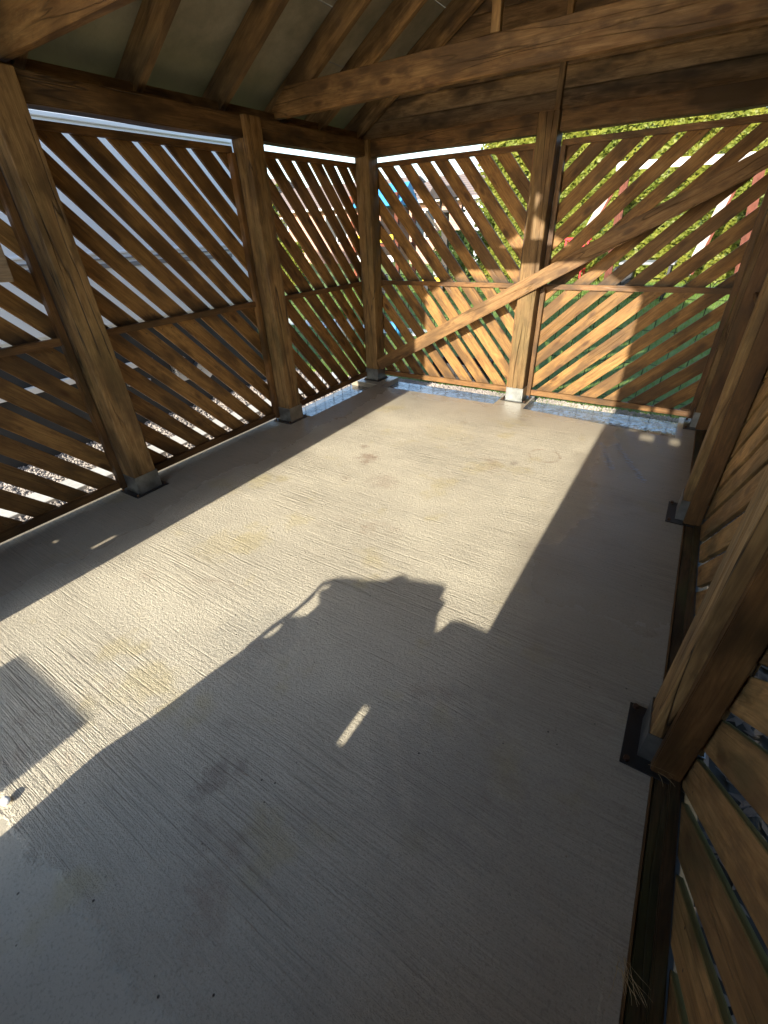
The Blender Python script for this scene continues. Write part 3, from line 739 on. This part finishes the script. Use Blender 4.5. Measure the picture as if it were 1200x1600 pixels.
tube('edge_tube', [(1.56, yc+.14, zt(-3.32)), (1.568, yc+.14, zt(-3.2)), (1.588, yc+.14, zt(-3.08)), (1.592, yc+.14, zt(-2.98)), (1.58, yc+.14, zt(-2.87)), (1.62, yc+.14, zt(-2.83)), (1.70, yc+.14, zt(-2.82))], .012, M_DARKM, blocker)
box_root = empty('box_caster', (1.05, -6, 0), 'unseen box added out in front of the gazebo to cast a square shadow', 'added box')  # unseen box added for the square shadow at the left
for i in range(6):
    z0 = (1.94*T)*i/6
    wbox('caster_board', .775, 1.325, -6.2, -6.17, z0+.001, z0+(1.94*T)/6, W_RAIL, box_root); wbox('caster_board', .775, 1.325, -5.83, -5.80, z0+.001, z0+(1.94*T)/6, W_RAIL, box_root)
    for x in (.775, 1.295): wbox('caster_board', x+.001, x+.029, -6.169, -5.831, z0+.001, z0+(1.94*T)/6, W_RAIL, box_root)
wbox('caster_filling', .83, 1.27, -6.165, -5.835, .4, .58, M_BARK, box_root)  # filling of the added box

# ------------------------------------------------------------------ outside, left: caravan
cv = empty('caravan', (-2.6, -3.8, -.12), 'long white caravan with black skirt parked close to the left slatted wall', 'caravan')
CX = -1.5; y0, y1 = -9.5, -.06
bm = box_bm(CX-2.3, CX, y0, y1, .745, 2.75, .05, 3); bm_obj('body', bm, M_WHITE, cv)
wbox('moulding', CX-.001, CX+.012, y0+.1, y1-.08, 1.315, 1.335, M_WHITE, cv, .004); wbox('moulding', CX-.001, CX+.014, y0+.1, y1-.08, 1.275, 1.288, M_GREY, cv, .003)
wbox('trim_band', CX-.001, CX+.010, y0+.1, y1-.35, 1.215, 1.25, M_GREY, cv, .003)
wbox('awning_rail', CX-.001, CX+.02, y0+.1, y1-.1, 2.16, 2.19, M_WHITE, cv, .004)
wbox('window', CX-.001, CX+.008, -6.2, -4.9, 1.45, 2.0, M_GLASS, cv, .003)
wbox('skirt', CX-2.2, CX-.05, y0+.2, y1-.12, -.2, .744, M_BLACK, cv, .01)
wbox('chassis_rail', CX-.049, CX+.004, y0+.3, -1.6, .405, .455, M_WHITE2, cv, .004)
wbox('corner_steady', CX-.048, CX+.03, -1.42, -1.27, .17, .40, M_SILVER, cv, .012, 2)
bm = bmesh.new(); bmesh.ops.create_cone(bm, cap_ends=True, segments=24, radius1=.10, radius2=.10, depth=.07)
bm_obj('wheel', bm, M_SILVER, cv, Matrix.Translation((CX-.01, -1.08, .22)) @ Matrix.Rotation(rad(90), 4, 'Y'))
for k in range(3): wbox('vent_slot', CX-.0495, CX+.0, -1.9+k*.16, -1.84+k*.16, .26, .28, M_SILVER, cv, .002)

# ------------------------------------------------------------------ wire border fence behind the slats
def wire_fence(name, P, U, n, label, pitch=.155):
    P = Vector(P); U = Vector(U); root = empty(name, P+Vector((0, 0, -.1)), label, 'fence', 'hooped wire fences round the gazebo')
    zt_ = 1.0; me = None
    for i in range(n):
        pts = [(0, 0, -.1), (0, 0, zt_-.05)]
        for a in range(1, 8): t = math.pi*a/8; pts.append((pitch*.45*(1-math.cos(t)), 0, zt_-.05+.055*math.sin(t)))
        pts += [(pitch*.9, 0, zt_-.05), (pitch*.9, 0, zt_-.16)]
        M = frame(P+U*(i*pitch)-Vector((0, 0, 0)), U, U.cross(Vector((0, 0, 1))) * -1)
        if me is None:
            o = tube('hoop_wire', pts,   .0032, M_DARKM, root, 5, M=M); me = o.data
        else: o = link(bpy.data.objects.new('hoop_wire', me), root, M)
    for z in (.05, .35, .62, .86):
        a = P+Vector((0, 0, z)); tube('line_wire', [a, a+U*(n*pitch)],   .0026, M_DARKM, root, 5)
    return root
wire_fence('wire_fence', (-.30, .40, 0), (1, 0, 0), 22, 'black hooped wire fence close behind the back slats')
wire_fence('wire_fence', (-.34, -1.15, 0), (0, 1, 0), 10, 'black hooped wire fence outside the far bay of the left wall', .155)

# ------------------------------------------------------------------ garden
def hedge(name, x0, x1, y0, y1, h, n, s, mat, label, cat='hedge', group=None, core=M_HEDGED, seed=1):
    rr = random.Random(seed); cx, cy = (x0+x1)/2, (y0+y1)/2; root = empty(name, (cx, cy, -.1), label, cat, group)
    vs, fs = [], []
    def surf(x, z): return .28*noise.noise((x*.9+seed, z*1.1, 0))+.12*noise.noise((x*3, z*3, seed))
    for _ in range(n):
        q = rr.random(); x = rr.uniform(x0, x1)
        top = h*(1+.07*noise.noise((x*.8, seed, 0))+.03*noise.noise((x*4, seed, 0)))
        if q < .72: z = rr.uniform(-.1, top); y = y0-surf(x, z)+rr.random()**2*.35
        elif q < .92: z = top-rr.random()**2*.25; y = rr.uniform(y0, y1)
        else: z = rr.uniform(-.1, top); y = rr.uniform(y0, y1); x = rr.choice((x0, x1))+rr.uniform(-.2, .2)
        a, b = rr.uniform(0, 6.28), rr.uniform(-.9, .9); u = Vector((math.cos(a), math.sin(a)*.6, b)).normalized(); v = u.cross(Vector((rr.uniform(-1, 1), -1, rr.uniform(-1, 1)))).normalized()
        c = Vector((x-cx, y-cy, z+.1)); k = len(vs); ss = s*rr.uniform(.6, 1.3)
        vs += [c-u*ss, c-v*ss*.5, c+u*ss, c+v*ss*.5]; fs.append((k, k+1, k+2, k+3))
    mesh_obj('leaves', vs, fs, mat, root, Matrix.Translation((cx, cy, -.1)))
    # twiggy inner mass
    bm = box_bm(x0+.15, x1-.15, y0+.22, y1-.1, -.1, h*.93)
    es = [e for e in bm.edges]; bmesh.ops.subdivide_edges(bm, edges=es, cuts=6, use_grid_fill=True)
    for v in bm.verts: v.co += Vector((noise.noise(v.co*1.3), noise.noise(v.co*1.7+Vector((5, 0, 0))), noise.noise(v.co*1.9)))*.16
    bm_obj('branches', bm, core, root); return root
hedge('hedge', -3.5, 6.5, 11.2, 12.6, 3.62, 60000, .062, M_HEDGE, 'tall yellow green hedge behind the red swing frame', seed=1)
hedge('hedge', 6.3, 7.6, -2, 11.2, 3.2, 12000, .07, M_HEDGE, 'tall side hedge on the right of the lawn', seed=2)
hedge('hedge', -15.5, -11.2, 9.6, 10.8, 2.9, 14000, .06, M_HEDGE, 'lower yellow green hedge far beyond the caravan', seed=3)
hedge('shrub', -4.6, -3.4, 10.2, 11.0, 1.25, 5000, .05, M_HEDGED, 'dark green shrub in front of the brick bungalow', 'shrub', seed=4)
hedge('shrub', -9.5, -8.6, 8.4, 9.1, 1.1, 3500, .045, M_HEDGE, 'yellowish shrub at the end of the caravan', 'shrub', seed=6)

bf = empty('shade_screen', (4.3, -3, -.14), 'dark board screen added outside the right wall to shade it', 'fence')  # boards added to keep the ground on the right dark
for k in range(46): wbox('screen_board', 4.28+(k%2)*.012, 4.30+(k%2)*.012, -8+k*.2, -7.804+k*.2, -.12, 2.15+R.uniform(-.01, .01), M_TIMB, bf)
for z_ in (.25, 1.1, 1.9): wbox('screen_rail', 4.313, 4.36, -8, 1.2, z_, z_+.09, M_TIMB, bf)
for k in range(7): wbox('screen_board', 3.14+k*.17, 3.305+k*.17, -5.2+(k%2)*.012, -5.18+(k%2)*.012, -.12, 2.3+R.uniform(-.01, .01), M_TIMB, bf)  # return added to throw shade along the right side
def debris(name, n, xr, yr, z, label):
    vs, fs = [], []
    for _ in range(n):
        x, y = R.uniform(*xr), R.uniform(*yr); a = R.uniform(0, 6.28); l = R.uniform(.015, .05); k = len(vs); d = Vector((math.cos(a), math.sin(a), R.uniform(-.1, .5))); n_ = Vector((-math.sin(a), math.cos(a), R.uniform(-.3, .3)))*.35
        c = Vector((x, y, z)); vs += [c-d*l, c+n_*l, c+d*l, c-n_*l]; fs.append((k, k+1, k+2, k+3))
    return tag(mesh_obj(name, vs, fs, M_LITTER), label, 'leaves', None, 'stuff')
debris('leaf_litter', 5000, (3.13, 4.25), (-4.8, .3), -.125, 'dead leaves and scraps on the soil outside the right wall')
def house(name, x0, x1, y0, y1, zw, zr, label, garage=None, wins=()):
    h = empty(name, ((x0+x1)/2, (y0+y1)/2, -.1), label, 'house', None)
    bm = box_bm(x0, x1, y0, y1, -.1, zw); bm_obj('wall', bm, M_BRICK, h)
    ov = .4; ym = (y0+y1)/2
    vs = [(x0-ov, y0-ov, zw-.1), (x1+ov, y0-ov, zw-.1), (x1+ov, y1+ov, zw-.1), (x0-ov, y1+ov, zw-.1), (x0-ov, ym, zr), (x1+ov, ym, zr),
          (x0-ov, y0-ov, zw-.25), (x1+ov, y0-ov, zw-.25), (x1+ov, y1+ov, zw-.25), (x0-ov, y1+ov, zw-.25)]
    mesh_obj('roof', vs, [(0, 1, 5, 4), (2, 3, 4, 5), (0, 4, 3), (1, 2, 5), (6, 9, 8, 7), (0, 6, 7, 1), (1, 7, 8, 2), (2, 8, 9, 3), (3, 9, 6, 0)], M_TILE, h)
    wbox('gutter', x0-ov, x1+ov, y0-ov-.1, y0-ov-.002, zw-.24, zw-.13, M_WHITE2, h, .02)
    for (a, b, c, d) in wins:
        f = wbox('window', a, b, y0-.06, y0-.002, c, d, M_WHITE2, h, .01); m = (a+b)/2
        wbox('pane', a+.07, m-.03, y0-.075, y0-.0605, c+.07, d-.07, M_GLASS, f, .003); wbox('pane', m+.03, b-.07, y0-.075, y0-.0605, c+.07, d-.07, M_GLASS, f, .003)
    if garage:
        a, b, c, d = garage; g = wbox('garage_door', a, b, y0-.05, y0-.002, c, d, M_WHITE, h, .01)
        for k in range(5): wbox('door_rib', a+.05, b-.05, y0-.062, y0-.0505, c+.1+k*(d-c-.1)/5, c+.14+k*(d-c-.1)/5, M_WHITE, g, .004)
    return h
house('bungalow', -9.6, -4.9, 17.5, 24, 2.55, 3.5, 'brick bungalow with white garage door beyond the lawn', (-6.9, -5.7, -.1, 2.5), ((-9.3, -8.2, .9, 2.1),))
house('bungalow', -19.5, -11.2, 17.5, 24, 2.5, 3.6, 'pale brick bungalow with two white windows far left', None, ((-18.6, -17.2, .8, 2.1), (-14.6, -13.2, .8, 2.1)))
house('bungalow', -33, -22, 19, 26, 2.6, 4.4, 'brick bungalow farthest to the left', None, ((-30, -28, .8, 2.1),))

# swing frame (white top rail, red brown posts)
sw = empty('swing_frame', (1.8, 9.0, -.1), 'wooden swing frame with white top rail and red brown posts in front of the hedge', 'swing frame')
board('top_rail', (.45, 9.2, 2.38), (4.6, 9.2, 2.30), .15, .08, (0, 0, 1), M_WHITE2, sw)
for x in (.57, 2.80): 
    board('slanted_leg', (x, 9.15, 2.34), (x-1.02 if x < 1 else x-.42, 9.0, .3 if x > 1 else -.1), .15, .05, (1, 0, 0), M_PALE, sw)
    board('leg_stripe', (x+.10, 9.13, 2.34), (x-.92 if x < 1 else x-.32, 8.98, .3 if x > 1 else -.1), .05, .05, (1, 0, 0), W_OUT, sw)
board('upright', (.66, 9.25, 2.3), (.74, 9.25, -.1), .16, .1, (1, 0, 0), W_OUT, sw); board('upright', (3.08, 9.25, 2.25), (3.40, 9.25, -.1), .17, .1, (1, 0, 0), W_OUT, sw)
# red chair
rc = empty('garden_chair', (-.1, 8.8, -.1), 'small red slatted garden chair on the lawn', 'chair')
for k in range(7): wbox('back_slat', -.36+k*.085, -.31+k*.085, 8.98, 9.01, .42, 1.0, M_RED, rc, .004)
wbox('back_rail', -.38, .24, 8.975, 9.015, 1.0, 1.06, M_RED, rc, .006); wbox('seat', -.38, .24, 8.5, 8.97, .38, .42, M_RED, rc, .006)
for x in (-.36, .19):
    for y in (8.52, 8.93): wbox('leg', x, x+.04, y, y+.04, -.1, .379, M_RED, rc, .004)
# garden table with grey top
tb = empty('garden_table', (1.7, 8.2, -.1), 'grey topped garden table with black legs on the lawn', 'table')
wbox('table_top', 1.1, 2.15, 7.9, 8.6, .56, .61, M_GREY, tb, .01)
for x in (1.15, 2.05):
    for y in (7.95, 8.5): wbox('leg', x, x+.05, y, y+.05, -.1, .559, M_BLACK, tb, .004)
wbox('storage_box', 1.0, 1.4, 8.0, 8.5, .05, .5, M_BLACK, tb, .02)
# bird table
bt = empty('bird_table', (-3.55, 9, -.1), 'dark timber bird table with a small pitched roof', 'bird table')
board('post', (-3.55, 9, -.1), (-3.62, 9, 1.7), .17, .14, (1, 0, 0), M_TIMB, bt); wbox('tray', -3.95, -3.15, 8.7, 9.3, 1.70, 1.76, M_TIMB, bt, .01)
mesh_obj('roof', [(-4.05, 8.65, 2.02), (-3.05, 8.65, 2.02), (-3.05, 9.35, 2.02), (-4.05, 9.35, 2.02), (-4.0, 9, 2.3), (-3.1, 9, 2.3)], [(0, 1, 5, 4), (2, 3, 4, 5), (0, 4, 3), (1, 2, 5), (3, 2, 1, 0)], M_TIMB, bt)
for x in (-3.9, -3.25):
    for y in (8.75, 9.2): wbox('upright', x, x+.05, y, y+.05, 1.76, 2.03, M_TIMB, bt, .003)
board('bracket', (-3.75, 8.9, 1.3), (-4.15, 8.9, 1.75), .06, .05, (0, 0, 1), M_TIMB, bt)
# toys, tarpaulin and posts seen through the far corner
def ride(name, x, y, s, mat, label, rot=0):
    e = empty(name, (x, y, -.1), label, 'toy')
    bm = box_bm(x-.3*s, x+.3*s, y-.16*s, y+.16*s, .02, .22*s, .05*s, 2); bm_obj('body', bm, mat, e)
    bm = box_bm(x-.02*s, x+.25*s, y-.13*s, y+.13*s, .23*s, .48*s, .05*s, 2); bm_obj('cab', bm, M_GREY, e)
    for sx in (-1, 1):
        for sy in (-1, 1):
            bm = bmesh.new(); bmesh.ops.create_cone(bm, cap_ends=True, segments=14, radius1=.11*s, radius2=.11*s, depth=.06*s)
            bm_obj('wheel', bm, M_BLACK, e, Matrix.Translation((x+sx*.2*s, y+sy*.18*s, .01)) @ Matrix.Rotation(rad(90), 4, 'X'))
ride('toy_truck', -3.42, 8.1, 1.1, M_YEL, 'yellow toy truck standing by the bird table'); ride('toy_truck', -4.6, 7.2, .8, M_YEL, 'smaller yellow toy truck lying nearer the far corner post')
sh = empty('play_tower', (-6.2, 9.4, -.1), 'wooden play tower with blue canopy and yellow panel beyond the far corner', 'play tower')
for x in (-6.7, -5.15):
    for y in (9.0, 10.0): board('tower_post', (x, y, -.1), (x, y, 2.25), .11, .09, (1, 0, 0), W_OUT, sh)
mesh_obj('canopy', [(-6.8, 8.9, 1.95), (-5.0, 8.9, 1.95), (-5.0, 10.1, 1.95), (-6.8, 10.1, 1.95), (-6.8, 9.5, 2.5), (-5.0, 9.5, 2.5)], [(0, 1, 5, 4), (2, 3, 4, 5), (0, 4, 3), (1, 2, 5)], M_BLUE, sh)
wbox('panel', -6.6, -5.25, 8.93, 8.96, 1.05, 1.25, M_YEL, sh); wbox('panel', -6.6, -5.25, 8.93, 8.96, .55, .72, M_CURB, sh)
wbox('platform', -6.7, -5.1, 9, 10, .95, 1.02, W_OUT, sh)
# pots and small white items beyond the left bay
def pot(x, y, s, mat, label):
    bm = bmesh.new(); bmesh.ops.create_cone(bm, cap_ends=True, segments=20, radius1=.13*s, radius2=.18*s, depth=.32*s)
    for v in bm.verts: pass
    e = empty('plant_pot', (x, y, -.1), label, 'plant pot')
    bm_obj('pot', bm, mat, e, Matrix.Translation((x, y, -.1+.16*s)), True)
    vs, fs = [], []
    for i in range(70):
        a, b = R.uniform(0, 6.28), R.uniform(.3, 1.4); l = R.uniform(.12, .28)*s; d = Vector((math.cos(a)*math.cos(b), math.sin(a)*math.cos(b), math.sin(b))); n = Vector((-math.sin(a), math.cos(a), 0))*.018; c = Vector((x, y, -.1+.3*s)); k = len(vs)
        vs += [c, c+d*l*.5+n, c+d*l, c+d*l*.5-n]; fs.append((k, k+1, k+2, k+3))
    mesh_obj('leaves', vs, fs, M_GRASS, e)
pot(-1.9, 1.9, 1.0, M_WHITE2, 'white plant pot beyond the end of the caravan'); pot(-1.3, 2.5, .7, M_BLUE, 'small blue plant pot on the lawn behind the left slats')
tag(flat('lawn_path', -9, -1.0, 2.7, 3.2, -.11, -.094, M_CURB), 'pale paved path crossing the lawn', None, None, 'structure')
wc = empty('plastic_crate', (-.2, .75, -.1), 'black plastic crate lying on the grass behind the back wall', 'crate')
wbox('base', .35, .95, .62, .98, -.099, -.07, M_BLACK, wc)
for a in ((.35, .95, .62, .64), (.35, .95, .96, .98), (.35, .37, .641, .959), (.93, .95, .641, .959)): wbox('side', *a, -.0695, .10, M_BLACK, wc, .003)
